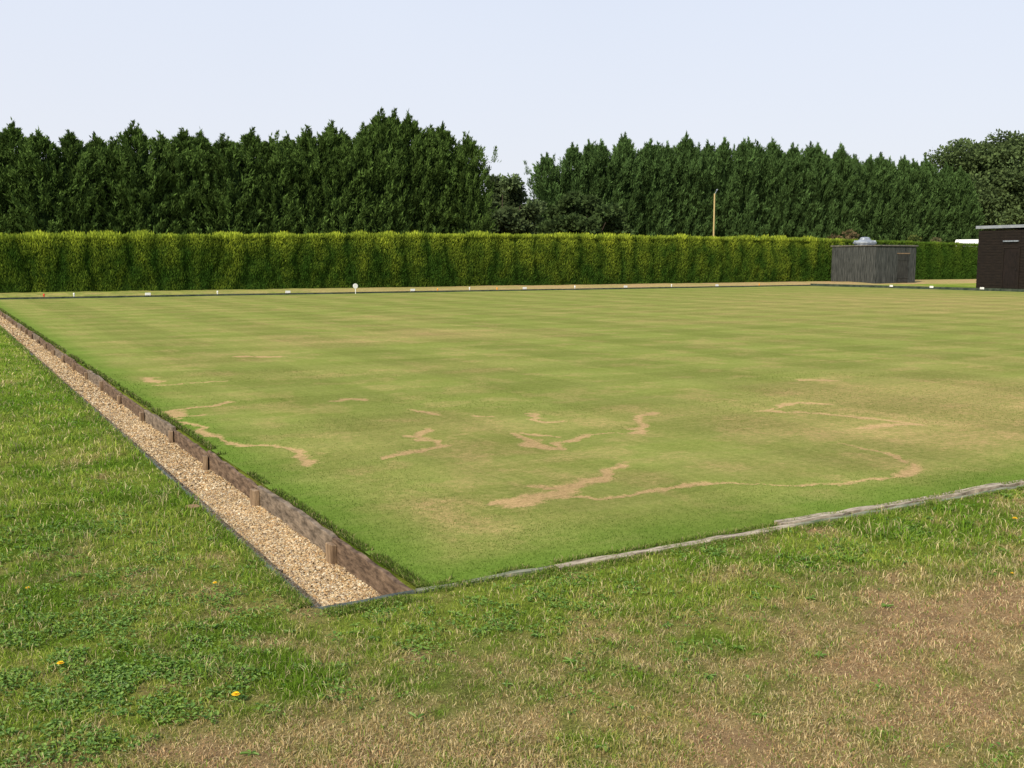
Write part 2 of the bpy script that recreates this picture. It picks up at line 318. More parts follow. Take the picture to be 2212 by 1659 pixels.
c=mixc(c,np.array([.66,.54,.31]),(rv<.14+.24*d)*.8); c=mixc(c,np.array([.30,.18,.09]),((rv>.42)&(rv<.42+.14*d))*.7); c=mixc(c,np.array([.14,.27,.022]),((rv>.72)&(R.rand(n)>d*.40))*.85)
c=c*(.58+.82*R.rand(n))[:,None]
P=np.stack([x,y,gz(x,y)-.003],-1)
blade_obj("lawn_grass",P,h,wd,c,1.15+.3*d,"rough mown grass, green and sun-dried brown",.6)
x,y,r=polar(230000,4.2,15,pw=1.15); k=(x>.02)&(y>.02); x,y,r=x[k],y[k],r[k]
wv_=wear(x,y); tv=tanness(x,y); ev=edgef(x,y); k=R.rand(len(x))>wv_*1.25; x,y,r,tv,ev=[q[k] for q in (x,y,r,tv,ev)]; n=len(x)
c=mixc(np.array([.16,.22,.042]),np.array([.42,.32,.15]),np.clip(tv*.85*(R.rand(n)<.75),0,1)); c=mixc(c,np.array([.11,.20,.024]),ev*.7); c=c*(.65+.65*R.rand(n))[:,None]
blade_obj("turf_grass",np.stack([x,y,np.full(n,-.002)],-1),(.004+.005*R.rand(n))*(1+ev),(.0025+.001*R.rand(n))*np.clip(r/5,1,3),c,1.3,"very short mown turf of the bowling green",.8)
# fringe along the boards
n=30000; t=R.rand(n)**1.8*GY; k=R.rand(n)
xf=np.where(k<.55,R.rand(n)**2*.06+.0,-.53-R.rand(n)**2*.08); yf=t
dn=fbm(xf*0+1,yf,3,2.5)>.40; xf,yf=xf[dn],yf[dn]
xn=R.rand(30000)**1.3*16-.5; yn=np.where((R.rand(30000)<.5)&(xn>0),R.rand(30000)**2*.05+.01,-.078-R.rand(30000)**2*.09)
dens=fbm(xn,yn,3,3)>.42; xn,yn=xn[dens],yn[dens]
over=np.array([.06,.22,.38,.72,1.1,1.5,1.75,2.2,3.1,3.6]); xo=over[R.randint(0,10,2400)]+R.randn(2400)*.05; yo=-.045+R.randn(2400)*.024
xf=np.concatenate([xf,xn,xo]); yf=np.concatenate([yf,yn,yo]); n=len(xf); rr=np.hypot(xf-CP[0],yf-CP[1])
c=mixc(np.array([.08,.15,.02]),np.array([.22,.29,.055]),R.rand(n)); c=mixc(c,np.array([.42,.34,.18]),(R.rand(n)<.15)*.8); c=mixc(c,np.array([.04,.05,.015]),((xf>-.1)&(xf<.07)&(yf>.05)&(R.rand(n)<.5))*.8)
hfr=(.012+.028*R.rand(n))*np.clip(rr/7,1,1.6)*np.where((yf<0)&(xf>-.5),.7,1)
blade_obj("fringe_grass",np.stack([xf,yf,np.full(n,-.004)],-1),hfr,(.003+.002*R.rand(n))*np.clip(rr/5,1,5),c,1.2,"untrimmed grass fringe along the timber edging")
# ------------------------------------------------------------------ broad-leaved weeds
cent=[(-1.85,-.62,.13),(-1.75,-.1,.15),(-1.38,-.5,.17),(-1.25,-.25,.15),(-.62,-.72,.11),(-.35,-.55,.14),(-.3,-.3,.12),(.05,-.66,.08),(.4,-.52,.16),(.62,-.4,.13),(-1.05,-.78,.13),(-.85,-.95,.08),(1.6,-.22,.08),(-1.5,-.95,.12),(-1.75,-.85,.15),(-.9,-.55,.12),(-1.3,.1,.2),(-1.7,.5,.2),(-.8,.25,.1),(-1.1,.9,.2),(-1.9,1.4,.2),(-1.3,1.8,.25),(2.1,-.6,.15),(2.9,-.5,.12),(-1.9,-.3,.16),(-1.55,-.6,.12),(-2.3,.7,.3),(.2,-.3,.08),(1.0,-.5,.09),(-1.6,-.35,.16),(-1.1,-.5,.14),(-1.3,-.75,.12),(-2.0,-.75,.15),(-1.95,0,.16),(-1.5,.25,.18),(-1.0,-.05,.12)]
px=[];py=[];pb=[]
def addw(a_,b_,s): px.append(a_);py.append(b_);pb.append(np.full(len(a_),s))
for cx,cy,s in cent:
    q=int(1400*(s/.2)**1.5); xx_=cx+R.randn(q)*s*1.3;yy_=cy+R.randn(q)*s*.95; kk=fbm(xx_+2,yy_+4,3,9)>.51; addw(xx_[kk],yy_[kk],.92)
rc=[(.12,-1.15),(1.02,-1.55),(-.2,-1.2),(.5,-1.5),(1.7,-1.3),(-1.15,-1.25),(-.6,-1.3),(.7,-1.0),(1.3,-.9)]
for i_ in range(200):
    a_=FW+random.uniform(-.6,.6); r_=random.uniform(3,7.5); xx_,yy_=CP[0]+r_*math.cos(a_),CP[1]+r_*math.sin(a_)
    if (xx_<-.6 or yy_<-.15) and random.random()>float(dryness(np.array([xx_]),np.array([yy_]))[0])*1.1: rc.append((xx_,yy_))
ros=[]
for cx,cy in rc:
    q=random.randint(6,11); 
    for j in range(q): ros.append((cx,cy,6.283*j/q+random.uniform(-.3,.3),random.uniform(1.15,2.0)))
ros=np.array(ros)
x2,y2,r2=polar(34000,2.8,16); k=((x2<-.56)|(y2<-.1))&(fbm(x2+3,y2+8,3,1.8)>.46)&(fbm(x2,y2,3,6)>.48)&(dryness(x2,y2)<.6); addw(x2[k],y2[k],.8)
x=np.concatenate(px);y=np.concatenate(py);bsz=np.concatenate(pb); a=R.rand(len(x))*6.283
x=np.concatenate([x,ros[:,0]]);y=np.concatenate([y,ros[:,1]]);bsz=np.concatenate([bsz,ros[:,3]]);a=np.concatenate([a,ros[:,2]]); isr=bsz>1.1
k=((x<-.56)|(y<-.1)); x,y,bsz,a,isr=x[k],y[k],bsz[k],a[k],isr[k]; n=len(x); rr=np.hypot(x-CP[0],y-CP[1])
el=np.where(isr,.15+.25*R.rand(n),.05+R.rand(n)*.8); ln=(.009+.016*R.rand(n))*bsz*np.clip(rr/5,1,2.5); wd=ln*np.where(isr,.17,.20+.24*R.rand(n))
d3=np.stack([np.cos(a)*np.cos(el),np.sin(a)*np.cos(el),np.sin(el)],-1); s3=np.stack([-np.sin(a),np.cos(a),np.zeros(n)],-1)
P0=np.stack([x,y,gz(x,y)+.002+np.where(isr,.006,.016*R.rand(n))],-1); u3=np.array([0,0,1.])
V=np.stack([P0,P0+d3*(ln*.35)[:,None]+s3*wd[:,None]*.9+u3*.003,P0+d3*(ln*.8)[:,None]+s3*wd[:,None]*.8,P0+d3*ln[:,None]-u3*(ln*.2)[:,None],P0+d3*(ln*.8)[:,None]-s3*wd[:,None]*.8,P0+d3*(ln*.35)[:,None]-s3*wd[:,None]*.9+u3*.003],1).reshape(-1,3)
k=np.arange(n)*6; F=[np.stack([k,k+1,k+2,k+3],-1),np.stack([k,k+3,k+4,k+5],-1)]
c=mixc(np.array([.07,.165,.02]),np.array([.20,.32,.045]),R.rand(n)); c=np.repeat(c[:,None,:],6,1).reshape(-1,3)
link(bpy.data.objects.new("weed_leaves",mesh_np("weed_leaves",V,F,M_leaf,c)),kind="stuff",label="broad-leaved lawn weeds in green patches")
# ------------------------------------------------------------------ gravel
ph_=(1+5**.5)/2
ico=np.array([(-1,ph_,0),(1,ph_,0),(-1,-ph_,0),(1,-ph_,0),(0,-1,ph_),(0,1,ph_),(0,-1,-ph_),(0,1,-ph_),(ph_,0,-1),(ph_,0,1),(-ph_,0,-1),(-ph_,0,1)],float)/1.9
icf=np.array([(0,11,5),(0,5,1),(0,1,7),(0,7,10),(0,10,11),(1,5,9),(5,11,4),(11,10,2),(10,7,6),(7,1,8),(3,9,4),(3,4,2),(3,2,6),(3,6,8),(3,8,9),(4,9,5),(2,4,11),(6,2,10),(8,6,7),(9,8,1)])
def gb(n,y0,y1,r0,r1):
    return R.rand(n)*.475-.507,y0+R.rand(n)*(y1-y0),r0+(r1-r0)*R.rand(n)**1.8
parts=[gb(26000,.0,3.2,.004,.010),gb(14000,3.2,8,.005,.012),gb(8000,8,18,.009,.017),gb(5000,18,GY,.014,.026)]
x=np.concatenate([p_[0] for p_ in parts]);y=np.concatenate([p_[1] for p_ in parts]);s=np.concatenate([p_[2] for p_ in parts]); n=len(x)
z=DP+.031+.022*fbm(x,y,2,6)+R.rand(n)*.006+.04*sm(-x,.30,.5)
A=R.randn(n,3,3); Q,_=np.linalg.qr(A); sc=s[:,None]*(np.array([1.15,.9,.65])*(.8+.4*R.rand(n,3)))
V=np.einsum('nij,nkj->nki',Q,ico[None]*sc[:,None,:]); V[:,:,2]*=.8; V=V*(.9+.2*R.rand(n,12,1))+np.stack([x,y,z],-1)[:,None,:]
F=(icf[None]+(np.arange(n)*12)[:,None,None]).reshape(-1,3)
pal=np.array([(.46,.335,.185),(.54,.415,.245),(.36,.24,.13),(.62,.53,.38),(.44,.28,.135),(.26,.195,.135),(.50,.38,.24)])
c=pal[R.randint(0,7,n)]*(.7+.42*R.rand(n))[:,None]*(.85+.36*fbm(x,y,3,5))[:,None]; c=np.repeat(c[:,None,:],12,1).reshape(-1,3)
M_peb=leafmat("pebbles",0.0)
link(bpy.data.objects.new("gravel",mesh_np("gravel",V.reshape(-1,3),[F],M_peb,c)),kind="stuff",label="loose tan pea gravel filling the ditch")
M_bed=noisemat("gravel_bed_material",(.15,.105,.06),(.46,.345,.20),60,.95,bump=.8,det=3)
bxs=np.array([-.511,-.45,-.38,-.3,-.2,-.1,-.033]); bys=np.concatenate([[-.004],np.arange(.5,GY,.5),[GY-.01]]); BX,BY=np.meshgrid(bxs,bys); BZ=DP+.035+.04*sm(-BX,.30,.5)
J=np.arange(BX.size).reshape(BX.shape); BF=np.stack([J[:-1,:-1],J[:-1,1:],J[1:,1:],J[1:,:-1]],-1).reshape(-1,4)
link(bpy.data.objects.new("gravel_bed",mesh_np("gravel_bed",np.stack([BX.ravel(),BY.ravel(),BZ.ravel()],-1),[BF],M_bed,None,True)),kind="structure",label="gravel layer in the ditch")
# ------------------------------------------------------------------ timber boards
sy=[1.04,2.6,4.05,5.4,6.9]+[6.9+1.45*i for i in range(1,24)]
joints=[-.003]+[s_+.05 for s_ in sy if s_<GY-1]+[GY]
for i,(ya,yb) in enumerate(zip(joints[:-1],joints[1:])):
    jx=random.uniform(-.012,.003); jz=random.uniform(-.028,.004); jz2=random.uniform(-.028,.004)
    mb=MB(); ns_=18; tk=random.uniform(.024,.034)
    ysn=np.linspace(ya+.010,yb-.010,ns_)
    for j,yq in enumerate(ysn):
        t_=j/(ns_-1); zt=jz*(1-t_)+jz2*t_+(float(vn(yq*9,3.3))-.5)*.020; bow=math.sin(t_*3.14)*.004
        xa=-.034+jx+bow; 
        mb.v+=[(xa,float(yq),DP),(xa+(float(vn(yq*9,8))-.5)*.009,float(yq),zt),(xa+tk,float(yq),zt+.002),(xa+tk,float(yq),DP)]
        if j:
            q=(j-1)*4
            for a_,b_ in ((0,1),(1,2),(2,3),(3,0)): mb.f.append((q+b_,q+4+b_,q+4+a_,q+a_))
    mb.f.append((3,2,1,0)); q=(ns_-1)*4; mb.f.append((q,q+1,q+2,q+3))
    mb.obj("ditch_board",(M_board,M_board2)[(i*7)%3==1],bevel=.004,label="weathered brown timber board holding the green's edge",cat="board",group="timber boards along the gravel ditch")
yy=-.015
while yy<GY:
    L_=min(2.4,GY-yy); jx=random.uniform(-.006,.006); jz=random.uniform(-.010,.006)
    mb=MB(); mb.box(-.528+jx,-.510+jx,yy+.004,yy+L_-.004,DP,.012+jz,jit=.005)
    mb.obj("edging_strip",M_edging,bevel=.003,label="thin dark green-black edging board beside the lawn",cat="edging",group="dark edging along the outer side of the ditch")
    yy+=L_
for y_ in sy:
    if y_>GY-.2: break
    mb=MB(); h_=random.uniform(-.045,-.010); t_=random.uniform(-.08,.08); wq=random.uniform(.026,.042)
    Mx=Matrix.Translation((-.064,y_,0))@Matrix.Rotation(t_,4,'X')@Matrix.Rotation(random.uniform(-.14,.14),4,'Z')
    mb.box(-.018,.018,-wq,wq,DP,.000+h_,Mx,jit=.004)
    mb.obj("wooden_stake",M_stake,bevel=.004,label="short tan timber stake nailed against the board",cat="stake",group="stakes along the ditch board")
def plank(x0,x1,y0,y1,z1,mt,lb,nm="edge_plank"):
    mb=MB(); ns_=int((x1-x0)/.05)+2
    xs_=np.linspace(x0,x1,ns_)
    for j,xx in enumerate(xs_):
        a0=y0+(vn(xx*11,y0*31+1)-.5)*.030; a1=y1+(vn(xx*9,y1*31+5)-.5)*.020; zz=z1+(vn(xx*6,3)-.5)*.012+(vn(xx*1.2,y0*50)-.5)*.012
        mb.v+= [(xx,a0,-.06),(xx,a0,zz-.003),(xx,a1,zz),(xx,a1,-.06)]
        if j:
            q=(j-1)*4
            for a,b_ in ((0,1),(1,2),(2,3),(3,0)): mb.f.append((q+a,q+4+a,q+4+b_,q+b_))
    mb.f.append((0,1,2,3)); q=(ns_-1)*4; mb.f.append((q+3,q+2,q+1,q))
    mb.v=[tuple(float(c_) for c_ in v) for v in mb.v]
    return mb.obj(nm,mt,label=lb,cat="plank",group="timber planks along the front edge of the green")
plank(-.53,-.03,-.036,-.014,.004,M_edging,"thin dark edging closing the end of the gravel ditch","edging_strip")
plank(-.025,.74,-.044,-.014,.008,M_plankg,"narrow mossy timber plank edging the green")
plank(.745,2.40,-.070,-.022,.010,M_plank,"weathered silver timber plank edging the green")
plank(2.33,5.2,-.008,.044,.014,M_plank,"wider pale weathered plank edging the green")
plank(2.405,5.2,-.055,-.032,.005,M_plankg,"narrow mossy timber plank edging the green")
xx=5.21
while xx<GX: plank(xx,min(xx+3,GX),-.05,.01,.012,M_plank,"weathered silver timber plank edging the green"); xx+=3.01
xx=-.5
while xx<GX+.4:
    x1=min(xx+4,GX+.4); mb=MB(); mb.box(xx+.005,x1-.005,GY+.40,GY+.43,-.13,.060,jit=.006); mb.obj("ditch_backboard",M_dark,label="dark green-black board backing the ditch",cat="board",group="dark boards backing the ditch"); xx+=4
yy=14
while yy<GY+.4:
    y1=min(yy+4,GY+.4); mb=MB(); mb.box(GX+.40,GX+.43,yy+.005,y1-.005,-.13,.13,jit=.006); mb.obj("ditch_backboard",M_dark,label="dark green-black board backing the ditch",cat="board",group="dark boards backing the ditch"); yy+=4
mb=MB(); mb.box(GX+1.0,GX+2.6,8,40.5,-.05,.03); mb.obj("path",M_conc,kind="structure",label="pale concrete path by the clubhouse")
# ------------------------------------------------------------------ rink markers
def marker(x,y,rot=0):
    e=empty("rink_marker",(x,y,.06),label="small white rink marker plate on the ditch board",cat="marker",group="white rink markers along the ditch"); e.rotation_euler=(0,0,rot)
    MB().box(-.12,.12,-.012,.0,.0,.11).obj("plate",M_white,bevel=.01,parent=e)
    MB().box(-.012,.012,.003,.02,-.12,.09).obj("bracket",M_dark,parent=e)
for x_ in (6.3,12.5,18.8,25.2,31.7,38.3): marker(x_,GY+.38)
for y_ in (35.7,33,29.9): marker(GX+.38,y_,-math.pi/2)
def peg(x,mt,lb,nm="boundary_peg",h=.15):
    mb=MB(); mb.lathe([(.02,-.1),(.022,0),(.028,h*.5),(.038,h*.7),(.034,h),(.012,h+.012)],(0,0,0),10)
    mb.obj(nm,mt,loc=(x,GY+.47,.05),smooth=True,label=lb,cat="peg",group="small pegs beside the ditch")
for x_ in (3.35,9.3,22,28.4,35): peg(x_,M_white,"small white boundary peg beside the ditch")
for x_ in (20.2,23.6,41.7): peg(x_,M_orange,"small orange boundary peg beside the ditch",h=.11)
peg(2.2,M_red,"small red boundary peg beside the ditch",h=.13)
e=empty("round_marker",(15.55,GY-.3,0),label="round white marker disc standing on a short post",cat="marker")
mb=MB(); mb.tube((0,0,-.03),(0,0,.26),.018,.018); mb.obj("post",M_white,parent=e)
mb=MB(); mb.tube((0,-.02,.36),(0,.02,.36),.12,.12,20); mb.obj("disc",M_white,bevel=.006,parent=e)
# ------------------------------------------------------------------ hedge
HX=[-14,1,14,27,51,60,70,110]; HH=[2.48,2.53,2.72,2.90,2.92,2.85,2.7,2.7]
def hh(x): return np.interp(x,HX,HH)
PW=1.45; npl=120; pyel=.26+.36*R.rand(npl)+.20*(R.rand(npl)>.65)
hf=R.rand(npl)
def plantpos(x,z=0):
    q=(x+14+ (fbm(np.asarray(z)*.7,x,2,.8)-.5)*1.2)/PW; i=np.clip(np.floor(q).astype(int),0,npl-1); f=q-np.floor(q); return i,f
def front(x,z):
    i,f=plantpos(x,z); b_=np.sqrt(np.clip(1-(2*f-1)**2,0,1)); zz=np.clip(z/2.8,0,1)
    return 47.75-.13*b_-(hf[i]-.5)*.08+.20*zz**5-.16*(fbm(x,z*1.0,3,1.8)-.5)*2
n=270000; x=-8+R.rand(n)*100; z=.03+R.rand(n)**.9*1.0*hh(x); top=R.rand(n)<.14
i,f=plantpos(x,z); y=front(x,z)+R.rand(n)*.16
y=np.where(top,47.85+R.rand(n)*1.1,y); z=np.where(top,hh(x)+(R.rand(n)-.5)*.08,z)
tipi=R.rand(n)<.11; tuftsz=np.where(tipi,(.15+.12*(pyel[i]>.5))*R.rand(n)**1.3*(1-np.abs(2*f-1))**.4*(.6+.8*fbm(x,x*0,3,3)),0)*np.where(x>54,.5,1)
z=np.where(tipi,hh(x)-.04+tuftsz,z); y=np.where(tipi,47.75+R.rand(n)*.7,y)
ln=.075+.09*R.rand(n)+tipi*.07; wd=ln*.14
dr=np.stack([(R.rand(n)-.5)*.8,-.28-.45*R.rand(n),.6+.7*R.rand(n)],-1); dr[tipi,1]*=.3; dr[tipi,2]+=.5; dr/=np.linalg.norm(dr,axis=1)[:,None]
sd=np.cross(dr,R.randn(n,3)); sd/=np.linalg.norm(sd,axis=1)[:,None]
P=np.stack([x,y,z],-1)
V=np.stack([P,P+dr*(ln*.5)[:,None]+sd*wd[:,None],P+dr*ln[:,None],P+dr*(ln*.5)[:,None]-sd*wd[:,None]],1).reshape(-1,3)
zz=z/hh(x); cen=(1-np.abs(2*f-1))
yl=pyel[i]*(.18+.60*zz)*(.25+1.1*cen)+.50*sm(zz,.74,1.0)*(.55+.5*pyel[i])*(.7+.4*cen)+(fbm(x,z,3,1.3)-.5)*.6+(fbm(x*3,z*.8,2,1)-.5)*.35; yl=yl*np.clip(1-.78*sm(x,51,58),0,1)*(.6+.6*R.rand(n)); yl=np.clip(yl,0,1)  # right end kept greener and darker, its shade put into the foliage colour
gap=.80+.20*sm(cen,.0,.35)  # painted shade: foliage colour darkened in the creases between plants
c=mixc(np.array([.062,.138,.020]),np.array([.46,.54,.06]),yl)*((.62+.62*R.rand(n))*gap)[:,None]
k=np.arange(n)*4; F=[np.stack([k,k+1,k+2,k+3],-1)]
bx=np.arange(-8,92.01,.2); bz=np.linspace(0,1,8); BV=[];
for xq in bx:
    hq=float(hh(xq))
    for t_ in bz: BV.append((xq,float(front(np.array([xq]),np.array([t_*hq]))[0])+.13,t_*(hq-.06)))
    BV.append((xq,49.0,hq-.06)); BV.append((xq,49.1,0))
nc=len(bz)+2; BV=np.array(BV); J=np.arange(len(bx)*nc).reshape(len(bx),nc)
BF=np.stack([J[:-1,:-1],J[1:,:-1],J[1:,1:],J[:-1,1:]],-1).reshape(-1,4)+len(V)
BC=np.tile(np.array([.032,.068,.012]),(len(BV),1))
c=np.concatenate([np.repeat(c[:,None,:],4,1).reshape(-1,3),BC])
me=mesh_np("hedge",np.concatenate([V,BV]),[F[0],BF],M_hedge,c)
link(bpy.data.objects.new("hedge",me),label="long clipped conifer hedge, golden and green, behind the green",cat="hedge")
# ------------------------------------------------------------------ conifers
def spraymesh(P,dr,ln,wd,c):
    n=len(P); sd=np.cross(dr,R.randn(n,3)); sd/=np.linalg.norm(sd,axis=1)[:,None]
    V=np.stack([P,P+dr*(ln*.45)[:,None]+sd*wd[:,None],P+dr*ln[:,None],P+dr*(ln*.45)[:,None]-sd*wd[:,None]],1).reshape(-1,3)
    k=np.arange(n)*4; return V,np.stack([k,k+1,k+2,k+3],-1),np.repeat(c[:,None,:],4,1).reshape(-1,3)
def conifer_mesh(H,Rr,tint,seed,nb=380,npb=60):
    R.seed(seed)
    def rad(t): return Rr*np.interp(t,[0,.1,.3,.62,.76,.84,.90,.95,1.0,1.1],[.8,.95,1,.98,.87,.68,.42,.20,.04,.02])
    t=np.concatenate([.03+.93*R.rand(nb)**.85,np.linspace(.86,1.0,8)]); nb2=len(t); a=R.rand(nb2)*6.283
    tr=rad(t)*(.65+.6*R.rand(nb2)); tr[nb:]*=.6
    leanx,leany=(R.rand(2)-.5)*.8
    bi=np.repeat(np.arange(nb2),npb); n=len(bi); u=R.rand(n)**.6
    rr=tr[bi]*(.35+.65*u); zc=t[bi]*H+ (u-.6)*1.5*np.where(t[bi]>.88,.5,1)
    sp_=.15*(1.25-u)*np.where(t[bi]>.85,.6,1)
    P=np.stack([np.cos(a[bi])*rr,np.sin(a[bi])*rr,zc],-1)+R.randn(n,3)*sp_[:,None]*np.array([1,1,1.7])
    P[:,0]+=leanx*sm(P[:,2]/H,.7,1); P[:,1]+=leany*sm(P[:,2]/H,.7,1)
    P[:,2]=np.maximum(P[:,2],.1)
    dr=np.stack([np.cos(a[bi])*.5,np.sin(a[bi])*.5,np.full(n,1.0)],-1)+R.randn(n,3)*.35; dr/=np.linalg.norm(dr,axis=1)[:,None]
    ln=.14+.20*R.rand(n); wd=ln*.13
    bb=(.55+.75*R.rand(nb2))[bi]
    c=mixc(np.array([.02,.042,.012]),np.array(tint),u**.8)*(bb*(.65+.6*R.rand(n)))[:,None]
    Pl=[];dl=[]
    ns=R.randint(5,10)
    lead=[(leanx,leany,H*1.02,1.0)]+[(leanx+R.randn()*.9,leany+R.randn()*.9,H*(.85+.13*R.rand()),.8) for _ in range(ns)]
    for lx,ly,lz,ss in lead:
        q=130; tz=R.rand(q); wq=(1-tz)*.19*ss+.010; bend=R.randn(2)*.22; Pl.append(np.stack([lx+R.randn(q)*wq+bend[0]*tz*tz,ly+R.randn(q)*wq+bend[1]*tz*tz,lz-1.3*ss+1.35*tz*ss-.1],-1)); dl.append(np.stack([R.randn(q)*.5,R.randn(q)*.5,np.ones(q)],-1))
    Pl=np.concatenate(Pl); dl=np.concatenate(dl); dl/=np.linalg.norm(dl,axis=1)[:,None]; q=len(Pl)
    P=np.concatenate([P,Pl]);dr=np.concatenate([dr,dl]);ln=np.concatenate([ln,.13+.15*R.rand(q)]);wd=np.concatenate([wd,np.full(q,.026)]);c=np.concatenate([c,np.array(tint)*(.55+.5*R.rand(q))[:,None]])
    V,F,cc=spraymesh(P,dr,ln,wd,c)
    ks=10; ts=np.linspace(.03,.83,12); CV=np.array([(float(rad(np.array(tt)))*.55*math.cos(6.283*k_/ks),float(rad(np.array(tt)))*.55*math.sin(6.283*k_/ks),tt*H) for tt in ts for k_ in range(ks)])  # added solid dark core inside the crown, there to block light
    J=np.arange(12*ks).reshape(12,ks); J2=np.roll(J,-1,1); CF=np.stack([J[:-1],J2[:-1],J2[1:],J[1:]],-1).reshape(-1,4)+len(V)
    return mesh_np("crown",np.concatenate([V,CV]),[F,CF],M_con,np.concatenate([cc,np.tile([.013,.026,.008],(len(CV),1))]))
tm=MB().tube((0,0,-.1),(0,0,8.4),.2,.04,8); tme=bpy.data.meshes.new("trunk"); tme.from_pydata(tm.v,[],tm.f); tme.materials.append(M_bark)
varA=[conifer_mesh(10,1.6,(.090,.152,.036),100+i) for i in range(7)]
varB=[conifer_mesh(10,1.5,(.084,.150,.046),200+i) for i in range(6)]  # farther row tinted slightly bluer, distance haze painted into the foliage
def place(me,x,y,h,sr,grp,lb):
    e=empty("conifer_tree",(x,y,0),label=lb,cat="tree",group=grp); e.rotation_euler=(0,0,random.random()*6.28); e.scale=(sr,sr,h/10)
    for nm,mm in (("crown",me),("trunk",tme)):
        o=bpy.data.objects.new(nm,mm); C.objects.link(o); o.parent=e
lh=lambda x: float(np.interp(x,[-10,1,8,14,20,24.6,28.5,30,31.2],[8.3,8.35,8.6,8.8,9.2,10.7,10.4,9.6,8.9]))
x_=-8.5
while x_<31.3:
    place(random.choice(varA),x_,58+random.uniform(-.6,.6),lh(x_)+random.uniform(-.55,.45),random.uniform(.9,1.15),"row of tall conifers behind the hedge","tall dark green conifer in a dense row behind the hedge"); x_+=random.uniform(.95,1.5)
rh=lambda x: float(np.interp(x,[43,46,49.7,60,72,89,95,98,100.5],[9.2,10.9,12.0,12.3,12.4,12.1,11.5,10.0,7.0]))
x_=44.4
while x_<101:
    place(random.choice(varB),x_,70+random.uniform(-.6,.6),rh(x_)+random.uniform(-.6,.4),random.uniform(1.0,1.3),"second row of tall conifers beyond the hedge","tall green conifer in a dense row beyond the pole"); x_+=random.uniform(1.2,1.9)
# ------------------------------------------------------------------ broadleaf trees
def broadleaf(name,x,y,H,rx,zc,rz,tint,seed,lb,nc=70,npc=260,cat="tree",lsz=.28,dark=(.02,.03,.012),inner=.45):
    R.seed(seed); rs=random.Random(seed)
    e=empty(name,(x,y,0),label=lb,cat=cat)
    mb=MB(); mb.tube((0,0,-.2),(0,0,zc*.7),H*.028+.04,H*.018+.03,10,False)
    for i in range(9):
        a_=i*2.4; l=rs.uniform(.5,.8); p1=(math.cos(a_)*rx*l*.5,math.sin(a_)*rx*l*.5,zc*.7+rz*rs.uniform(.0,.5)); p2=(math.cos(a_)*rx*l,math.sin(a_)*rx*l,zc+rz*rs.uniform(-.1,.6))
        mb.tube((0,0,zc*.62),p1,H*.012+.02,H*.008+.01,6,False); mb.tube(p1,p2,H*.008+.01,.02,6,False)
    mb.obj("trunk",M_bark,parent=e)
    d=R.randn(nc,3); d/=np.linalg.norm(d,axis=1)[:,None]; rr=(inner+(1-inner)*R.rand(nc)**.5)[:,None]
    lob=(.72+.50*fbm(d[:,0]*2.2+seed,d[:,2]*2.2+d[:,1]*1.5,2,1))[:,None]
    cc_=d*rr*lob*np.array([rx,rx,rz])+np.array([0,0,zc]); cr_=rx*(.11+.12*R.rand(nc))
    bi=np.repeat(np.arange(nc),npc); n=len(bi); dd=R.randn(n,3); dd/=np.linalg.norm(dd,axis=1)[:,None]; q=R.rand(n)**.45
    P=cc_[bi]+dd*(cr_[bi]*q)[:,None]*np.array([1.2,1.2,.7]); P[:,2]=np.maximum(P[:,2],.1)
    dr=dd+R.randn(n,3)*.6; dr/=np.linalg.norm(dr,axis=1)[:,None]; ln=lsz*(.6+.8*R.rand(n)); wd=ln*.33
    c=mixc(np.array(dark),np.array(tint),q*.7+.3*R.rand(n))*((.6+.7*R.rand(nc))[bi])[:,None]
    V,F,cl=spraymesh(P,dr,ln,wd,c)
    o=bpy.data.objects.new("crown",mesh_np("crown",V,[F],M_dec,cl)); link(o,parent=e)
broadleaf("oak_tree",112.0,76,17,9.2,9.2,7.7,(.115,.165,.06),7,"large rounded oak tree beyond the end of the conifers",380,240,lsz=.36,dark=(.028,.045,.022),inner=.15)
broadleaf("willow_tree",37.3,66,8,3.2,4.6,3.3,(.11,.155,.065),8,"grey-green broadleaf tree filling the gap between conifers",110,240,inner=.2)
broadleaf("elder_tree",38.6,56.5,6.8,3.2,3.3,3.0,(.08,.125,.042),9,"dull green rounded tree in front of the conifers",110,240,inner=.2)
broadleaf("garden_shrub",58.5,50.8,3.5,1.9,2.3,1.3,(.18,.13,.07),10,"reddish-leaved shrub showing above the hedge by the shed",30,160,cat="shrub",lsz=.14)
broadleaf("garden_shrub",67,51,3.4,2.4,2.0,1.3,(.16,.19,.05),12,"light green shrub showing above the hedge",36,160,cat="shrub",lsz=.16)
broadleaf("garden_shrub",71,52.5,3.4,2.0,1.9,1.4,(.15,.14,.07),13,"brownish green shrub showing above the hedge",36,160,cat="shrub",lsz=.16)
# ------------------------------------------------------------------ pole
e=empty("timber_pole",(46.7,52,0),label="tall yellowish timber pole with a small tilted lamp",cat="pole")
MB().tube((0,0,-.1),(0,0,6.25),.065,.05,12).obj("shaft",M_pole,smooth=False,parent=e)
mb=MB(); mb.tube((0,0,6.2),(.14,-.02,6.42),.02,.02,8); mb.box(-.03,.09,-.05,.05,-.03,.03,Matrix.Translation((.17,-.02,6.48))@Matrix.Rotation(-.9,4,'Y')); mb.obj("lamp",M_grey,bevel=.008,parent=e)
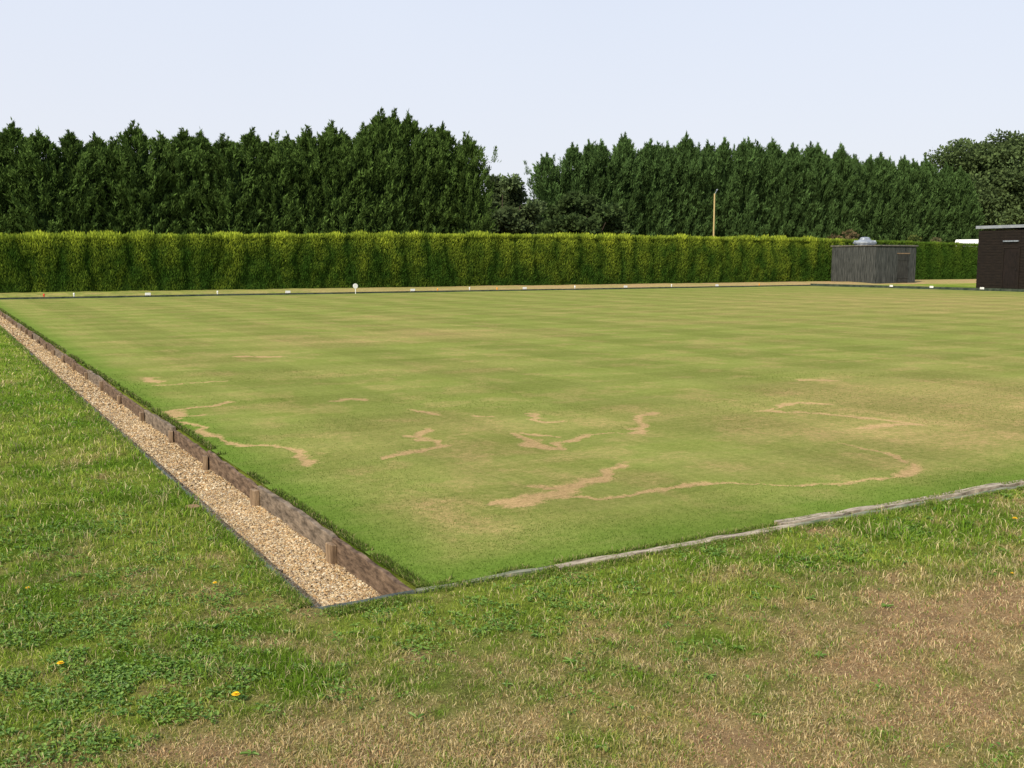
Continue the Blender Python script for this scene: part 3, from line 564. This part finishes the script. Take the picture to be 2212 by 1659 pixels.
# ------------------------------------------------------------------ shed
x0,x1,y0,y1=53.3,57.3,43.3,47.1
e=empty("timber_shed",(x0,y0,0),label="weathered grey timber shed with vertical boards and flat roof",cat="shed")
mb=MB()
def pl_(a0,a1,side):
    q=a0
    while q<a1-.02:
        wdt=min(.145,a1-q); h0=2.50+random.uniform(-.015,.015); off=random.uniform(0,.022)
        if side=='y': mb.box(q-x0,q+wdt-.018-x0,-.02-off,.0,.03,h0)
        elif side=='yb': mb.box(q-x0,q+wdt-.018-x0,y1-y0,y1-y0+.02+off,.03,h0)
        elif side=='x': mb.box(-.02-off,.0,q-y0,q+wdt-.018-y0,.03,h0)
        else: mb.box(x1-x0,x1-x0+.02+off,q-y0,q+wdt-.018-y0,.03,h0)
        q+=wdt
pl_(x0,x1,'y');pl_(x0,x1,'yb');pl_(y0,y1,'x');pl_(y0,y1,'xb'); mb.box(.003,x1-x0-.003,.003,y1-y0-.003,0,2.45)
mb.obj("wall",M_shed,parent=e)
mb=MB(); mb.box(-.10,4.10,-.10,3.90,2.525,2.60,jit=.01); mb.obj("roof",M_felt,bevel=.01,parent=e)
mb=MB()
for i in range(7): mb.box(2.15+i*.15,2.29+i*.15,-.072,-.046,.08,2.0)
mb.box(2.13,3.22,-.09,-.074,1.55,1.65);mb.box(2.13,3.22,-.09,-.074,.35,.45)
d_=mb.obj("door",M_shed2,parent=e)
mb=MB(); mb.box(2.06,3.30,-.085,-.046,2.005,2.07); mb.obj("lintel",M_stake,parent=e)
MB().box(3.12,3.16,-.11,-.092,.95,1.1).obj("handle",M_black,parent=d_)
e=empty("roof_tank",(54.6,45.4,2.6),label="blue-grey metal tank with shallow domed lid on the shed roof",cat="tank")
mb=MB(); mb.lathe([(.62,0),(.62,.10),(.70,.12),(.70,.22),(.55,.30),(.32,.40),(.30,.50),(.20,.56),(.0+.02,.58)],(0,0,0),18,1.25,1); mb.obj("body",M_grey,parent=e)
mb=MB()
for i in range(8):
    a_=i*math.pi/4; mb.box(.3,.72,-.012,.012,.22,.34,Matrix.Rotation(a_,4,'Z'))
mb.obj("rib",M_grey,parent=e)
# ------------------------------------------------------------------ clubhouse
e=empty("clubhouse",(49,32.5,0),label="low black-stained timber clubhouse with pale flat-roof fascia",cat="building")
mb=MB()
W_=9.5
mb.box(0,9,-W_,0,-.05,3.2)
z_=.05
while z_<3.15:
    mb.box(-.022,-.003,-W_,-2.56,z_,z_+.135);mb.box(-.022,-.003,-1.54,.0,z_,z_+.135)
    if z_>2.35: mb.box(-.022,-.003,-2.55,-1.55,z_,z_+.135)
    mb.box(-.0,9,.003,.022,z_,z_+.135); z_+=.15
mb.obj("wall",M_club,parent=e)
mb=MB(); mb.box(-.16,9.1,-W_-.1,.12,3.30,3.46); r_=mb.obj("roof",M_white,bevel=.01,parent=e); r_.data.materials[0]=noisemat("grey_white_fascia",(.19,.21,.24),(.29,.31,.34),3,.6,bump=.05)
mb=MB(); mb.box(-.05,-.03,-2.48,-1.62,.06,2.2);mb.box(-.06,-.052,-2.36,-1.74,1.2,2.0);mb.box(-.06,-.052,-2.36,-1.74,.25,1.05); d_=mb.obj("door",M_clubd,parent=e)
MB().box(-.11,-.063,-2.42,-2.40,1.0,1.12).obj("handle",M_black,parent=d_)
mb=MB(); mb.box(-.07,-.03,-2.56,-2.49,.03,2.3);mb.box(-.07,-.03,-1.61,-1.54,.03,2.3);mb.box(-.07,-.03,-2.488,-1.612,2.21,2.3); mb.obj("door_frame",M_club,parent=e)
mb=MB(); mb.box(-.12,-.025,-2.45,-1.55,2.56,2.63); mb.obj("lamp_strip",M_grey,bevel=.01,parent=e)
mb=MB(); mb.box(-.05,-.024,-7.4,-4.2,1.0,2.2); wn=mb.obj("window",M_glass,parent=e)
mb=MB(); mb.box(-.08,-.026,-7.48,-7.41,.95,2.25);mb.box(-.08,-.026,-4.19,-4.12,.95,2.25);mb.box(-.08,-.052,-5.83,-5.77,1.0,2.2);mb.box(-.08,-.026,-7.405,-4.195,2.205,2.25); mb.obj("frame",M_club,parent=wn)
# ------------------------------------------------------------------ caravan behind hedge
e=empty("caravan",(75.8,52.3,.12),label="white touring caravan standing behind the hedge",cat="caravan"); e.rotation_euler=(0,0,.4)
mb=MB(); prof=[(-2.4,.6),(-2.5,1.6),(-2.3,2.7),(-1.9,3.2),(1.9,3.2),(2.35,2.6),(2.5,1.5),(2.4,.6)]
for yq in (-1.05,1.05):
    for a_,b_ in prof: mb.v.append((a_,yq,b_))
k=len(prof)
for i in range(k): j=(i+1)%k; mb.f.append((i,j,k+j,k+i))
mb.f.append(tuple(range(k))[::-1]); mb.f.append(tuple(range(k,2*k))); mb.obj("body",M_white,bevel=.08,parent=e)
for xq in (-1.5,.9): MB().box(xq-.5,xq+.5,-1.075,-1.055,1.6,2.3).obj("window",M_glass,parent=e)
for yq in (-.95,.95): MB().tube((0,yq-.1,.25),(0,yq+.1,.25),.36,.36,18).obj("wheel",M_black,parent=e)
# ------------------------------------------------------------------ dandelions and brick
for (x_,y_,s_) in [(-1.60,-.24,.8),(-1.10,-.86,.9),(-.85,.47,.65),(-1.63,.83,.65),(3.53,-.68,.9),(2.6,-1.3,.5)]:
    e=empty("dandelion",(x_,y_,0),label="small yellow dandelion flower growing in the lawn",cat="flower",group="dandelions in the lawn"); e.scale=(s_,)*3
    MB().tube((0,0,-.01),(.004,-.003,.045),.0018,.0015,6).obj("stem",M_stem,parent=e)
    mb=MB()
    for ring,(q,l,t_) in enumerate(((16,.017,.15),(13,.013,.5),(8,.008,.9))):
        for i in range(q):
            a_=6.283*i/q+ring; d_=Vector((math.cos(a_)*math.cos(t_),math.sin(a_)*math.cos(t_),math.sin(t_))); s2=Vector((-math.sin(a_),math.cos(a_),0)); b0=Vector((.004,-.003,.046+.001*ring)); n0=len(mb.v)
            mb.v+=[tuple(b0-s2*.001),tuple(b0+s2*.001),tuple(b0+d_*l+s2*.0028),tuple(b0+d_*l-s2*.0028)]; mb.f.append((n0,n0+1,n0+2,n0+3))
    mb.obj("flower_head",M_yel,parent=e)
mb=MB(); mb.box(-.04,.04,-.028,.028,-.03,.018,Matrix.Translation((-.585,2.14,0))@Matrix.Rotation(.3,4,'Z')@Matrix.Rotation(.15,4,'X'),jit=.005); mb.obj("brick",M_brick,bevel=.006,label="broken terracotta brick lying by the ditch edging",cat="brick")
